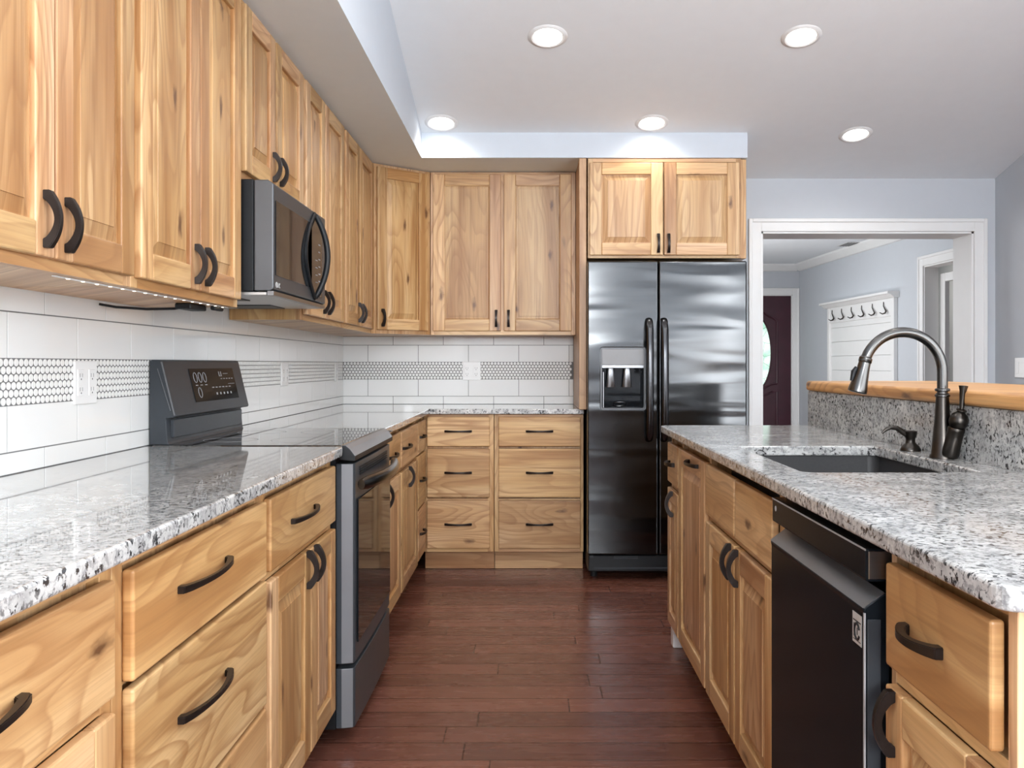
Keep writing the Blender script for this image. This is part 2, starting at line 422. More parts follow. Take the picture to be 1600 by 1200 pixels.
# mouldings: crown, casings
b = MB(); cr = [(0, 2.365), (-.075, 2.365), (-.075, 2.345), (-.02, 2.285), (0, 2.28)]
b.prism(cr, lambda n, z: HF.p(0, n - .001, z - .001), lambda n, z: HF.p(HL - .02, n - .001, z - .001))
struct(b.build('trim_1', M_TRIM))
struct(MB().prism(cr, lambda n, z: Vector((.92, YH + n - .001, z - .001)), lambda n, z: Vector((3.19, YH + n - .001, z - .001))).build('trim_2', M_TRIM))
def casing(name, f, a0, a1, zt, wd, n0, n1, jamb=0.0):
    b = MB(); s = 1 if n1 > n0 else -1; q = n0 + (n1 - n0) * .6
    for (x0, x1) in ((a0 - wd, a0), (a1, a1 + wd)):
        b.box(f, x0, x1, n0, q, 0, zt + wd, .002)
        o = (x0, x0 + wd * .3) if x0 < a0 - .001 else (x1 - wd * .3, x1)
        b.box(f, *o, n0, n1, 0, zt + wd, .004)
    b.box(f, a0, a1, n0, q, zt, zt + wd, .002); b.box(f, a0 - wd * .7, a1 + wd * .7, n0, n1, zt + wd * .7, zt + wd, .004)
    if jamb:
        b.box(f, a0, a0 + .012, jamb, n0, 0, zt); b.box(f, a1 - .012, a1, jamb, n0, 0, zt); b.box(f, a0, a1, jamb, n0, zt - .012, zt)
    return struct(b.build(name, M_TRIM))
FD = Fr((0, YD, 0), (1, 0, 0))
casing('trim_3', FD, 1.394, 2.686, 1.969, .078, .001, .022, -.242)
casing('trim_4', Fr((0, YH, 0), (1, 0, 0)), 2.258, 3.138, 1.998, .08, .001, .022, -.1)
casing('trim_5', HF, d0, d1, 2.0, .085, -.001, -.022, .12)
b = MB().box(HF, d0 + .02, d1 - .10, .10, .13, 0, 1.94); 
struct(MB().box(HF, d1 - .11, d1 - .03, .125, .165, .004, 1.93, .003).box(HF, d0, d1 - .11, .125, .165, 1.86, 1.93, .003).build('trim_6', M_TRIM))
# base mouldings that the opening can show
struct(MB().box(WD, XWR - .014, XWR - .001, -4.4, 5.48, 0.001, .09, .003).build('baseboard_right', M_TRIM))

# front door at the end of the hall
dr = MB().box(WD, 2.262, 3.134, YH + .025, YH + .065, .012, 1.993, .003).build('door_1', M_BURG); struct(dr)
b = MB(); cx, cz = 2.698, 1.294
def dpt(x, z): return Vector((x, YH + .024, z))
for s in (-1, 1):
    b.tube([dpt(cx + s * .26, .93), dpt(cx + s * .26, 1.68), dpt(cx + s * .21, 1.715), dpt(cx + s * .13, 1.76), dpt(cx + s * .05, 1.83), dpt(cx, 1.845)], .012, 8)
    b.tube([dpt(cx + s * .26, .93), dpt(cx + s * .20, .925), dpt(cx + s * .12, .88), dpt(cx, .80)], .012, 8)
    b.tube([dpt(cx, .72), dpt(cx + s * .12, .79), dpt(cx + s * .20, .83), dpt(cx + s * .26, .83), dpt(cx + s * .26, .2), dpt(cx, .2)], .012, 8)
b.build('door_moulding', M_BURG, dr, smooth=True)
ov = [(cx + .177 * math.cos(R(a)), cz + .44 * math.sin(R(a))) for a in range(0, 360, 10)]
MB().prism(ov, lambda x, z: Vector((x, YH + .012, z)), lambda x, z: Vector((x, YH + .03, z))).build('oval_glass', M_DGLASS, dr)
MB().tube([dpt(cx + .185 * math.cos(R(a)), cz + .45 * math.sin(R(a))) for a in range(0, 370, 10)], .013, 8).build('glass_rim', M_BURG, dr, smooth=True)

# ---------------------------------------------------------------- wall tile
def tiles(name, f, u0, u1, ustart, z0, z1, label):
    """running-bond glazed tile with a band of penny rounds"""
    L = .3123; G = .0030
    root = thing(name, f.p((u0 + u1) / 2, 0, z0), label, 'backsplash')
    MB().box(f, u0, u1, .0005, .0093, z0, z1).build('grout_bed', M_GROUT, root)
    b = MB()
    rows = [(1.1754, 1.2814, 0), (1.2814, 1.3874, 1), (.9640, 1.0699, 0), (.858, .9640, 1)]
    for a, c, ph in rows:
        a = max(a, z0); c = min(c, z1)
        k = math.floor((u0 - ustart) / L) - 1
        while ustart + (k + ph * .5) * L < u1:
            x0 = max(u0, ustart + (k + ph * .5) * L); x1 = min(u1, ustart + (k + 1 + ph * .5) * L); k += 1
            if x1 - x0 < .006: continue
            e = .0005
            b.box(f, x0 + G / 2, x1 - G / 2, .004, .0105, a + G / 2, c - G / 2, e)
    b.build('field_tile', M_TILE, root)
    b = MB(); p = .0203; rw = .01755; zc = 1.0699 + .0089; r = .0088; k = 0
    while zc < 1.1754 - .005:
        x = u0 + .011 + (p / 2 if k % 2 else 0)
        while x < u1 - .009:
            bm = b.bm; rr = [(r, .0080), (r, .0104), (r * .84, .0112)]
            rings = [[bm.verts.new(f.p(x + q * math.cos(R(30 * j)), n, zc + q * math.sin(R(30 * j)))) for j in range(12)] for q, n in rr]
            for A, B in zip(rings, rings[1:]):
                for j in range(12): bm.faces.new((A[j], A[(j + 1) % 12], B[(j + 1) % 12], B[j]))
            bm.faces.new(rings[-1]); x += p
        zc += rw; k += 1
    bmesh.ops.recalc_face_normals(b.bm, faces=b.bm.faces)
    b.build('mosaic_band', M_MOS, root)
    return root
FLW = Fr((XWL, 0, 0), (0, 1, 0)); FBW = Fr((0, YB, 0), (1, 0, 0))
tiles('tile_backsplash', FLW, .7, YB - .011, 2.025, .9145, 1.3855, 'white glazed tile backsplash running along the left wall behind the range')
tiles('tile_backsplash', FBW, XWL + .001, .2585, -1.018, .9145, 1.3345, 'white glazed tile backsplash on the back wall beside the refrigerator')

# ---------------------------------------------------------------- cabinet builder
PULLS = {}
def pull_mesh(L):
    if L in PULLS: return PULLS[L]
    bm = bmesh.new(); big = L > .13; w = .0060 if big else .0078; th = .0165 if big else .013; N = 14; rings = []
    k = min(1.0, L / .1) if L < .1 else 1.0
    prof = [(-L / 2, 0, -L / 2 + .016, 0), (-L / 2, .013, -L / 2 + .019, .006)]
    for i in range(1, N):
        t = i / N; s = -L / 2 + .004 + (L - .008) * t; a = 1 - (2 * t - 1) ** 2
        s2 = (-L / 2 + .020) + (L - .040) * t
        prof.append((s, (.015 + .017 * a ** .9), s2, .007 + th * a))
    prof += [(L / 2, .013, L / 2 - .019, .006), (L / 2, 0, L / 2 - .016, 0)]
    for i, (so, ho, si, hi) in enumerate(prof):
        e = abs(2 * i / (len(prof) - 1) - 1); ww = w * (.78 + .3 * e ** 2)
        rings.append([bm.verts.new((ho, ww, so)), bm.verts.new((ho, -ww, so)), bm.verts.new((hi, -ww, si)), bm.verts.new((hi, ww, si))])
    for a, b in zip(rings, rings[1:]):
        for j in range(4): bm.faces.new((a[j], a[(j + 1) % 4], b[(j + 1) % 4], b[j]))
    bm.faces.new(rings[0]); bm.faces.new(rings[-1])
    bmesh.ops.recalc_face_normals(bm, faces=bm.faces)
    bmesh.ops.bevel(bm, geom=bm.edges[:], offset=.0013, segments=2, affect='EDGES', clamp_overlap=True)
    me = bpy.data.meshes.new('pull'); bm.to_mesh(me); bm.free(); me.materials.append(M_BRONZE)
    for p in me.polygons: p.use_smooth = True
    me.set_sharp_from_angle(angle=R(40))
    PULLS[L] = me; return me
def pull(f, part, u, n, z, L, vert):
    o = bpy.data.objects.new('pull', pull_mesh(L)); COL.objects.link(o); o.parent = part
    ax = f.z if vert else f.u
    m = Matrix((f.n, ax.cross(f.n), ax)).transposed().to_4x4()
    m.translation = f.p(u, n, z) - wloc(part); o.matrix_local = m
    return o
T = .019
def door(f, root, u0, u1, z0, z1, pu=None, pz=None, PL=.1, sw=.062, raised=True, pvert=True, name='door', n0=0.0, panel_mat=None):
    b = MB(); bv = .0035
    b.box(f, u0, u0 + sw, n0, n0 + T, z0, z1, bv, 0, 2).box(f, u1 - sw, u1, n0, n0 + T, z0, z1, bv, 0, 2)
    b.box(f, u0 + sw, u1 - sw, n0, n0 + T, z1 - sw, z1, bv, 1, 2).box(f, u0 + sw, u1 - sw, n0, n0 + T, z0, z0 + sw, bv, 1, 2)
    d = b.build(name, [WV, WH], root)
    # panel: tucked edge, sloped shoulder, flat field
    b = MB(); bm = b.bm
    a0, a1, c0, c1 = u0 + sw - .002, u1 - sw + .002, z0 + sw - .002, z1 - sw + .002
    lv = [(0, .0065), (.007, .0065), (.034, .0145), (.0345, .0165)] if raised else [(0, .0125), (.006, .0115), (.008, .0085), (.020, .0085), (.021, .0105)]
    rings = []
    for i, h in lv:
        rings.append([bm.verts.new(f.p(u, n0 + h, z)) for u, z in ((a0 + i, c0 + i), (a1 - i, c0 + i), (a1 - i, c1 - i), (a0 + i, c1 - i))])
    for A, B in zip(rings, rings[1:]):
        for j in range(4): bm.faces.new((A[j], A[(j + 1) % 4], B[(j + 1) % 4], B[j]))
    bm.faces.new(rings[-1]); bk = [bm.verts.new(f.p(u, n0 + .002, z)) for u, z in ((a0, c0), (a1, c0), (a1, c1), (a0, c1))]
    bm.faces.new(bk)
    for j in range(4): bm.faces.new((bk[j], bk[(j + 1) % 4], rings[0][(j + 1) % 4], rings[0][j]))
    bmesh.ops.recalc_face_normals(bm, faces=bm.faces)
    b.build('panel', panel_mat or WV, d)
    if pu is not None: pull(f, d, pu, n0 + T - .001, pz, PL, pvert)
    return d
def drawer(f, root, u0, u1, z0, z1, pl=.15, n0=0.0, pu=None, pz=None, name='drawer'):
    d = MB().box(f, u0, u1, n0, n0 + T, z0, z1, .005, 0, 3).build(name, WH, root)
    if pl: pull(f, d, pu if pu is not None else (u0 + u1) / 2, n0 + T - .001, pz if pz is not None else (z0 + z1) / 2 + .003, pl, False)
    return d
def cabinet(name, f, u0, u1, depth, z0, z1, label, rails=(), stiles=(), toe=True, fl=.035, frr=.035, bot=.028, top=.02, hollow=False, group=None, end_near=False):
    root = thing(name, f.p((u0 + u1) / 2, -depth / 2, z0 if not toe else 0), label, 'cabinet', group)
    b = MB(); e = .0008
    if hollow:
        b.box(f, u0 + e, u0 + .018, -depth, -T, z0, z1, 0).box(f, u1 - .018, u1 - e, -depth, -T, z0, z1, 0)
        b.box(f, u0 + .018, u1 - .018, -depth, -T, z0, z0 + .018, 0).box(f, u0 + .018, u1 - .018, -depth, -depth + .012, z0 + .018, z1, 0)
    else: b.box(f, u0 + e, u1 - e, -depth, -T, z0, z1, 0)
    b.build('carcass', WV, root)
    b = MB()
    b.box(f, u0 + e, u0 + fl, -T, 0, z0, z1, .001).box(f, u1 - frr, u1 - e, -T, 0, z0, z1, .001)
    a0, a1 = u0 + fl, u1 - frr
    b.box(f, a0, a1, -T, 0, z0, z0 + bot, 0, 1).box(f, a0, a1, -T, 0, z1 - top, z1, 0, 1)
    for r0, r1 in rails: b.box(f, a0, a1, -T, -.0005, r0, r1, 0, 1)
    for s0, s1 in stiles: b.box(f, s0, s1, -T, -.0003, z0 + bot, z1 - top, 0, 0)
    b.build('face_frame', [WV, WH], root)
    if toe: MB().box(f, u0 + e, u1 - e, -.09, -.075, 0.002, z0 + .02, 0).build('toe_kick', WH, root)
    return root

ZC = .8835   # underside of the stone
# ---------------------------------------------------------------- left base run
FL = Fr((-.610, 0, 0), (0, 1, 0)); DP = .565
RL = [(.672, .686)]; RD = [(.685, .69), (.40, .41)]
zb = .108
c = cabinet('base_cabinet', FL, .55, 1.312, DP, zb, ZC, 'knotty wooden base cabinet in the lower left corner, drawer above doors', [(.668, .69)])
drawer(FL, c, .58, 1.288, .69, .857, .25, pu=.925)
door(FL, c, .58, .92, .13, .668); door(FL, c, .93, 1.288, .13, .668)
c = cabinet('base_cabinet', FL, 1.314, 2.031, DP, zb, ZC, 'wooden base cabinet of three wide stacked drawers in the left foreground', RD)
for z0, z1 in ((.69, .857), (.405, .680), (.13, .395)):
    drawer(FL, c, 1.345, 2.022, z0, z1, .25, pu=1.635, pz=(z0 + z1) / 2 + (.012 if z1 > .8 else .025))
c = cabinet('base_cabinet', FL, 2.033, 2.742, DP, zb, ZC, 'wooden base cabinet with one drawer over two doors, just before the range', [(.668, .69)])
drawer(FL, c, 2.055, 2.73, .69, .857, .25, pu=2.345)
door(FL, c, 2.055, 2.425, .12, .668, 2.385, .622); door(FL, c, 2.431, 2.73, .12, .668, 2.466, .622)
c = cabinet('base_cabinet', FL, 3.512, 4.104, DP, zb, ZC, 'narrow wooden drawer and door cabinet right beyond the range', [(.668, .69)])
drawer(FL, c, 3.53, 4.09, .69, .857, .22)
door(FL, c, 3.53, 4.09, .12, .668, 3.70, .622)
c = cabinet('base_cabinet', FL, 4.106, 4.716, DP, zb, ZC, 'wooden drawer and door cabinet between the range and the corner drawers', [(.668, .69)])
drawer(FL, c, 4.122, 4.70, .69, .857, .22, pu=4.25)
door(FL, c, 4.122, 4.70, .12, .668, 4.36, .622)
c = cabinet('base_cabinet', FL, 4.718, 5.634, DP, zb, ZC, 'corner base cabinet with three narrow drawers at the end of the left run', RD, frr=.55)
for z0, z1 in ((.69, .857), (.405, .680), (.13, .395)): drawer(FL, c, 4.728, 5.050, z0, z1, .15, pu=4.85)
# ---------------------------------------------------------------- back base run
FB = Fr((0, 5.075, 0), (1, 0, 0)); DB = .555
c = cabinet('base_cabinet', FB, -.606, -.212, DB, .112, ZC, 'left three-drawer base cabinet on the back wall', RD, fl=.02, bot=.02)
for z0, z1 in ((.703, .868), (.419, .69), (.133, .399)): drawer(FB, c, -.586, -.235, z0, z1, .153)
c = cabinet('base_cabinet', FB, -.210, .290, DB, .112, ZC, 'three-drawer base cabinet on the back wall next to the refrigerator', RD, fl=.024, frr=.018, bot=.02)
for z0, z1 in ((.703, .868), (.419, .69), (.133, .399)): drawer(FB, c, -.186, .273, z0, z1, .153)

# ---------------------------------------------------------------- upper cabinets
FU = Fr((-.895, 0, 0), (0, 1, 0)); DU = .2745
zu, zt = 1.335, 2.2885; ud = (1.357, 2.272)
c = cabinet('wall_cabinet', FU, 1.30, 2.017, DU, zu, zt, 'two-door wall cabinet in the upper left corner of the view', toe=False)
door(FU, c, 1.33, 1.664, *ud, 1.63, 1.424, .104); door(FU, c, 1.671, 2.000, *ud, 1.705, 1.424, .104)
c = cabinet('wall_cabinet', FU, 2.019, 2.752, DU, zu, zt, 'two-door wall cabinet just before the microwave, light strip below', toe=False)
door(FU, c, 2.036, 2.392, *ud, 2.36, 1.424, .104); door(FU, c, 2.401, 2.732, *ud, 2.434, 1.424, .104)
c = cabinet('wall_cabinet', FU, 2.754, 3.498, DU, 1.735, zt, 'short two-door wall cabinet above the microwave', toe=False)
door(FU, c, 2.78, 3.10, 1.757, ud[1], 3.068, 1.83, .1); door(FU, c, 3.118, 3.48, 1.757, ud[1], 3.152, 1.83, .1)
c = cabinet('wall_cabinet', FU, 3.500, 4.258, DU, zu, zt, 'tall two-door wall cabinet right beyond the microwave', toe=False)
door(FU, c, 3.53, 3.845, *ud, 3.81, 1.424, .1); door(FU, c, 3.858, 4.235, *ud, 3.895, 1.424, .1)
c = cabinet('wall_cabinet', FU, 4.260, 5.060, DU, zu, zt, 'two-door wall cabinet on the left wall beside the diagonal corner', toe=False)
door(FU, c, 4.28, 4.615, *ud, 4.58, 1.424, .1); door(FU, c, 4.63, 5.03, *ud, 4.665, 1.424, .1)
# diagonal corner
P0, P1 = Vector((-.895, 5.062, 0)), Vector((-.597, 5.3135, 0))
c = thing('wall_cabinet', (-1.0, 5.4, zu), 'diagonal corner wall cabinet with a single door', 'cabinet')
pl_ = [(-1.1825, 5.6375), (-1.1825, 5.062), (P0.x, P0.y), (P1.x, P1.y), (-.597, 5.6375)]
MB().prism(pl_, lambda x, y: Vector((x, y, zu)), lambda x, y: Vector((x, y, zt))).build('carcass', WV, c)
FDG = Fr(P0, P1 - P0); LD = (P1 - P0).length
b = MB().box(FDG, .002, .03, -.001, .0006, zu, zt, 0, 0).box(FDG, LD - .03, LD - .002, -.001, .0006, zu, zt, 0, 0); b.build('face_frame', [WV], c)
door(FDG, c, .028, LD - .026, *ud, .058, 1.424, .1, n0=.001)
# back wall pair
FBU = Fr((0, 5.311, 0), (1, 0, 0))
c = cabinet('wall_cabinet', FBU, -.594, .2575, .315, zu, zt, 'two-door wall cabinet on the back wall with darker panels', [], [(-.181, -.162)], toe=False, fl=.022, frr=.03)
door(FBU, c, -.578, -.180, 1.357, 2.274, -.208, 1.43, .1, sw=.068, raised=False, panel_mat=WPV)
door(FBU, c, -.163, .232, 1.357, 2.274, -.136, 1.43, .1, sw=.068, raised=False, panel_mat=WPV)
# tall side panel and cabinet over the refrigerator
t = MB().box(WD, .259, .2985, 4.949, 5.626, .9145, 2.2885, .002).build('cabinet_side_panel', WV, at=(.282, 5.29, .9145))
tag(t, 'tall wooden side panel standing on the counter beside the refrigerator', 'panel')
FF = Fr((0, 4.955, 0), (1, 0, 0))
c = cabinet('wall_cabinet', FF, .306, 1.146, .66, 1.743, 2.2885, 'short two-door cabinet above the refrigerator', toe=False, fl=.03, frr=.03, bot=.02)
door(FF, c, .316, .7155, 1.758, 2.263, .690, 1.822, .105, sw=.066); door(FF, c, .7225, 1.132, 1.758, 2.263, .746, 1.822, .105, sw=.066)
MB().box(WD, 1.147, 1.178, 4.975, 5.49, 1.743, 2.2885, .002).build('filler_strip', WV, c)

# ---------------------------------------------------------------- stone
def stone(name, pts, z0, z1, label, cat, holes=(), bev=.005, mat=None):
    xs = sum(p[0] for p in pts) / len(pts); ys = sum(p[1] for p in pts) / len(pts)
    o = MB().prism(pts, lambda x, y: Vector((x, y, z0)), lambda x, y: Vector((x, y, z1)), holes=holes).build(name, mat or GRAN, bevel=bev, seg=3, at=(xs, ys, z0))
    return tag(o, label, cat)
def corner(x, y, r, a0, n=5): return [(x + r * math.cos(R(a0 + 90 * i / n)), y + r * math.sin(R(a0 + 90 * i / n))) for i in range(n + 1)]
XC = -.570
stone('countertop', [(-1.182, .45), (XC - .02, .45)] + [(XC, .47)] + corner(XC - .02, 2.725, .02, 0) + [(-1.182, 2.745)], .8845, .914, 'polished speckled granite countertop along the left wall in front of the range', 'countertop')
stone('countertop', [(-1.182, 3.500), (XC, 3.500), (XC, 5.034), (.290, 5.034), (.290, 5.6375), (-1.182, 5.6375)], .8845, .914, 'L-shaped granite countertop turning the far corner to the refrigerator', 'countertop')
XI = .525
hole = rrect(.628, 1.042, 2.085, 2.752, .03)
stone('countertop', corner(XI + .025, 1.035, .025, 180) + [(1.13, 1.01), (1.13, 3.695)] + corner(XI + .02, 3.675, .02, 90), .8845, .914, 'granite island countertop with the sink cut into it', 'countertop', holes=[hole], mat=GRANI)
o = MB().box(WD, 1.1315, 1.151, 1.012, 3.712, .884, 1.0545).build('granite_splash', GRANI, bevel=.002, at=(1.14, 2.3, .914))
tag(o, 'upright granite splash rising behind the island sink', 'backsplash')
struct(MB().box(WD, 1.1515, 1.27, 1.015, 3.705, 0, 1.0545).build('wall_island', M_WALL))
o = MB().prism(corner(1.12 + .03, .93 + .03, .03, 180) + [(1.66, .93)] + corner(1.63, 3.69, .03, 0) + corner(1.15, 3.69, .03, 90), lambda x, y: Vector((x, y, 1.0555)), lambda x, y: Vector((x, y, 1.0945))).build('bar_top', BAR, bevel=.012, seg=4, at=(1.4, 2.3, 1.0555))
tag(o, 'raised wooden bar top above the island splash', 'bar top')

# ---------------------------------------------------------------- island cabinets (u runs towards the camera)
FI = Fr((.568, 0, 0), (0, -1, 0)); DI = .555
def I(y): return -y
c = cabinet('base_cabinet', FI, -3.672, -3.404, DI, zb, ZC, 'narrow island cabinet at the far end, small drawer above door', [(.668, .69)], fl=.015, frr=.015)
drawer(FI, c, -3.664, -3.414, .692, .85, .12); door(FI, c, -3.664, -3.414, .128, .668, -3.53, .617, .1, sw=.05)
MB().box(WD, .578, .64, 3.705, 3.765, .001, .105, .003).build('end_foot', M_TRIM, c)
c = cabinet('base_cabinet', FI, -3.402, -2.878, DI, zb, ZC, 'island pull-out cabinet with one full-height door and a level pull', fl=.015, frr=.015)
door(FI, c, -3.392, -2.888, .128, .85, -3.07, .825, .18, pvert=False)
c = cabinet('base_cabinet', FI, -2.876, -2.022, DI, zb, ZC, 'island sink cabinet with two false drawer fronts over paired doors', [(.668, .69)], fl=.015, frr=.05, hollow=True)
drawer(FI, c, -2.862, -2.466, .69, .85, 0, name='false_front'); drawer(FI, c, -2.450, -2.075, .69, .85, 0, name='false_front')
door(FI, c, -2.862, -2.462, .128, .668, -2.50, .618); door(FI, c, -2.452, -2.075, .128, .668, -2.415, .618)
c = cabinet('base_cabinet', FI, -1.43, -1.058, DI, zb, ZC, 'island cabinet in the right foreground, drawer over door', [(.668, .69)], fl=.02, frr=.022)
drawer(FI, c, -1.407, -1.085, .697, .856, .125, pu=-1.27, pz=.776)
door(FI, c, -1.407, -1.085, .128, .668, -1.375, .618, .1)

# ---------------------------------------------------------------- sink, faucet, soap pump
s = thing('kitchen_sink', (.835, 2.42, .68), 'charcoal undermount sink in the island counter', 'sink')
b = MB(); bm = b.bm
lv = [(.0, .8835, .0), (.0, .69, .035), (.03, .68, .05)]
def srect(i, r): return rrect(.618 + i, 1.052 - i, 2.075 + i, 2.762 - i, .03 + r * .3)
rings = [[bm.verts.new((x, y, z)) for x, y in srect(i, r)] for i, z, r in lv] 
outr = [[bm.verts.new((x, y, z)) for x, y in srect(i, 0)] for i, z in ((-.012, .8835), (-.012, .672))]
n = len(rings[0])
for A, B in ((outr[1], outr[0]), (outr[0], rings[0]), (rings[0], rings[1]), (rings[1], rings[2])):
    for j in range(n): bm.faces.new((A[j], A[(j + 1) % n], B[(j + 1) % n], B[j]))
bm.faces.new(rings[-1]); bm.faces.new(outr[1]); bmesh.ops.recalc_face_normals(bm, faces=bm.faces)
b.build('basin', M_SINK, s, smooth=True)
MB().lathe([(.045, 0), (.045, .003), (.03, .004), (.028, .001)], (.84, 2.42, .6805)).build('drain', M_GUN, s, smooth=True)

fx, fy = 1.087, 2.397
f = thing('kitchen_faucet', (fx, fy, .914), 'gunmetal gooseneck faucet with pull-down head and side lever', 'faucet')
MB().lathe([(.033, 0), (.033, .006), (.029, .012), (.024, .06), (.019, .115), (.0165, .16), (.0165, .172)], (fx, fy, .9143)).build('base', M_GUND, f, smooth=True)
b = MB()
for z in (1.080, 1.095): b.lathe([(.0165, -.004), (.019, -.002), (.019, .002), (.0165, .004)], (fx, fy, z))
b.build('neck_ring', M_GUN, f, smooth=True)
ra = .1045; ccx, ccz = fx - ra, 1.143
pts = [(fx, fy, 1.085), (fx, fy, 1.11)] + [(ccx + ra * math.cos(R(a)), fy, ccz + ra * math.sin(R(a))) for a in range(0, 166, 8)]
MB().tube(pts, .0135, 16).build('spout', M_GUN, f, smooth=True)
ex, ez = pts[-1][0], pts[-1][2]; dv = Vector((-.25, 0, -.97))
MB().lathe([(.0135, -.004), (.017, .0), (.017, .010), (.0155, .012), (.0165, .03), (.021, .066), (.0245, .084), (.0245, .092), (.020, .094)], (ex, fy, ez), dv).build('spray_head', M_GUN, f, smooth=True)
sd = Vector((ex, fy, ez)) + dv * .045 + Vector((-.017, 0, .004))
MB().tube([sd + Vector((.004, 0, .016)), sd + Vector((-.004, 0, .004)), sd + Vector((-.009, 0, -.02))], [.005, .007, .005], 10).build('spray_button', M_BLK, f, smooth=True)
ho = Vector((fx + .010, fy - .022, .93)); hd = Vector((.16, -.22, 1)).normalized()
MB().lathe([(.022, -.008), (.0235, 0), (.021, .03), (.0205, .055), (.0215, .062), (.0215, .066), (.0205, .07)], ho, hd).build('valve_body', M_GUND, f, smooth=True)
bo = ho + hd * .088
MB().lathe([(.012, -.022), (.019, -.016), (.0235, -.006), (.0235, .006), (.019, .017), (.012, .022), (.009, .026), (.013, .028), (.013, .031), (.007, .033)], bo, hd).build('valve_ball', M_GUND, f, smooth=True)
lo = bo + hd * .03; ldv = Vector((.07, -.02, 1)).normalized()
MB().lathe([(.005, 0), (.006, .012), (.0085, .05), (.011, .060), (.0115, .063), (.006, .064)], lo, ldv).build('lever', M_GUND, f, smooth=True)

sx, sy = 1.087, 2.60
d = thing('soap_dispenser', (sx, sy, .914), 'dark soap pump with curved spout beside the faucet', 'soap dispenser')
MB().lathe([(.029, 0), (.029, .004), (.024, .014), (.015, .022), (.0135, .026), (.0135, .036), (.017, .042), (.0185, .052), (.019, .056), (.014, .058)], (sx, sy, .9145)).build('pump', M_GUND, d, smooth=True)
MB().tube([(sx - .006, sy, .957), (sx - .022, sy, .968), (sx - .040, sy, .980), (sx - .058, sy, .981), (sx - .072, sy, .974), (sx - .082, sy, .965)], [.008, .0085, .0075, .006, .005, .0035], 12).build('nozzle', M_GUND, d, smooth=True)

# ---------------------------------------------------------------- dishwasher
D = thing('dishwasher', (.85, 1.73, 0), 'black dishwasher built into the island between wooden cabinets', 'dishwasher')
y0, y1 = 1.447, 2.012
FW = Fr((.56, 0, 0), (0, -1, 0)); a0, a1 = -y1, -y0
MB().box(WD, .60, 1.12, y0 + .004, y1 - .003, .09, .880).build('tub', M_BLK, D)
MB().box(WD, .640, .66, y0 + .01, y1 - .01, .003, .11).build('kick_plate', M_BLK, D)
prof = [(.0, .105), (.028, .105), (.028, .762), (.030, .770), (.026, .776), (-.004, .797), (-.012, .797), (-.012, .60), (-.038, .60), (-.038, .105)]
MB().prism(prof, lambda n, z: FW.p(a0, n, z), lambda n, z: FW.p(a1, n, z)).build('door', M_DWF, D, bevel=.0025)
MB().box(FW, a0 + .001, a1 - .001, -.006, -.0035, .780, .7965).build('grip_lip', M_BSL, D)
MB().prism([(.027, .772), (.0305, .773), (-.003, .7985), (-.005, .796)], lambda n, z: FW.p(a0 + .001, n, z), lambda n, z: FW.p(a1 - .001, n, z)).build('grip_edge', M_GRIP, D)
MB().box(FW, a0, a1, -.038, .026, .815, .868, .004, 0, 3).build('control_panel', M_DWF, D)
MB().box(FW, a1 - .001, a1 + .0012, -.036, .022, .819, .864, .001).build('panel_end_cap', M_BSL, D)
MB().box(FW, a1 - .001, a1 + .0012, .002, .024, .11, .755, .001).build('door_side_trim', M_BS, D)
MB().box(FW, a0 + .001, a1 - .001, .0255, .0268, .8645, .8672).build('top_highlight', M_PALE, D)  # pale line drawn for the bright highlight on the top edge
MB().box(FW, a1 - .0040, a1 + .0004, .0265, .0290, .108, .765).build('edge_highlight', M_PALE, D)  # pale strip drawn for the highlight along the near door edge
b = MB(); lb = MB().box(FW, -1.500, -1.459, .0283, .0288, .706, .756).build('label', M_SILV, D)
rc = [FW.p(-1.478 + .011 * math.cos(R(a)), .0289, .727 + .013 * math.sin(R(a))) for a in range(20, 350, 15)]
b.tube(rc, .0022, 8); b.box(FW, -1.494, -1.491, .0287, .0291, .716, .738); b.box(FW, -1.497, -1.462, .0287, .0291, .742, .744)
b.box(FW, -1.497, -1.462, .0287, .0291, .711, .7122); b.box(FW, -1.4795, -1.4765, .0287, .0291, .721, .733); b.build('label_mark', M_BLK, lb)
MB().lathe([(.006, 0), (.006, .0012), (.004, .0015)], FW.p(a0 + .03, .0255, .847), FW.n, 16).build('power_button', M_PALE, D)

# ---------------------------------------------------------------- refrigerator
Fg = thing('refrigerator', (.725, 5.2, 0), 'side-by-side refrigerator in dark stainless steel', 'refrigerator')
fy0, fx0, fx1, fxm = 4.85, .300, 1.153, .679
FG = Fr((0, fy0, 0), (1, 0, 0))      # n = towards the camera
MB().box(WD, fx0 + .004, fx1 - .004, 4.935, 5.60, .04, 1.71, .004).build('cabinet_body', M_BLK, Fg)
Z0, Z1 = .142, 1.716
dz0, dz1, dx0, dx1 = .924, 1.248, .372, .604
dl = MB().prism(rect(fx0, fxm - .003, Z0, Z1), lambda x, z: FG.p(x, 0, z), lambda x, z: FG.p(x, -.08, z), holes=[rrect(dx0, dx1, dz0, dz1, .008, 3)]).build('freezer_door', M_FRIDGE, Fg, bevel=.008, seg=4)
dr_ = MB().prism(rect(fxm + .003, fx1, Z0, Z1), lambda x, z: FG.p(x, 0, z), lambda x, z: FG.p(x, -.08, z)).build('refrigerator_door', M_FRIDGE, Fg, bevel=.008, seg=4)
for (hx, par) in ((.626, dl), (.7055, dr_)):
    b = MB(); zs = [.757, .765, .80, .95, 1.08, 1.2, 1.35, 1.39, 1.402]; ns = [.006, .03, .052, .062, .064, .062, .052, .03, .006]
    b.tube([FG.p(hx, n, z) for n, z in zip(ns, zs)], [.018, .019, .0195, .0195, .0195, .0195, .0195, .019, .018], 16, flat=(1, .6))
    b.build('handle', M_FRH, par, smooth=True)
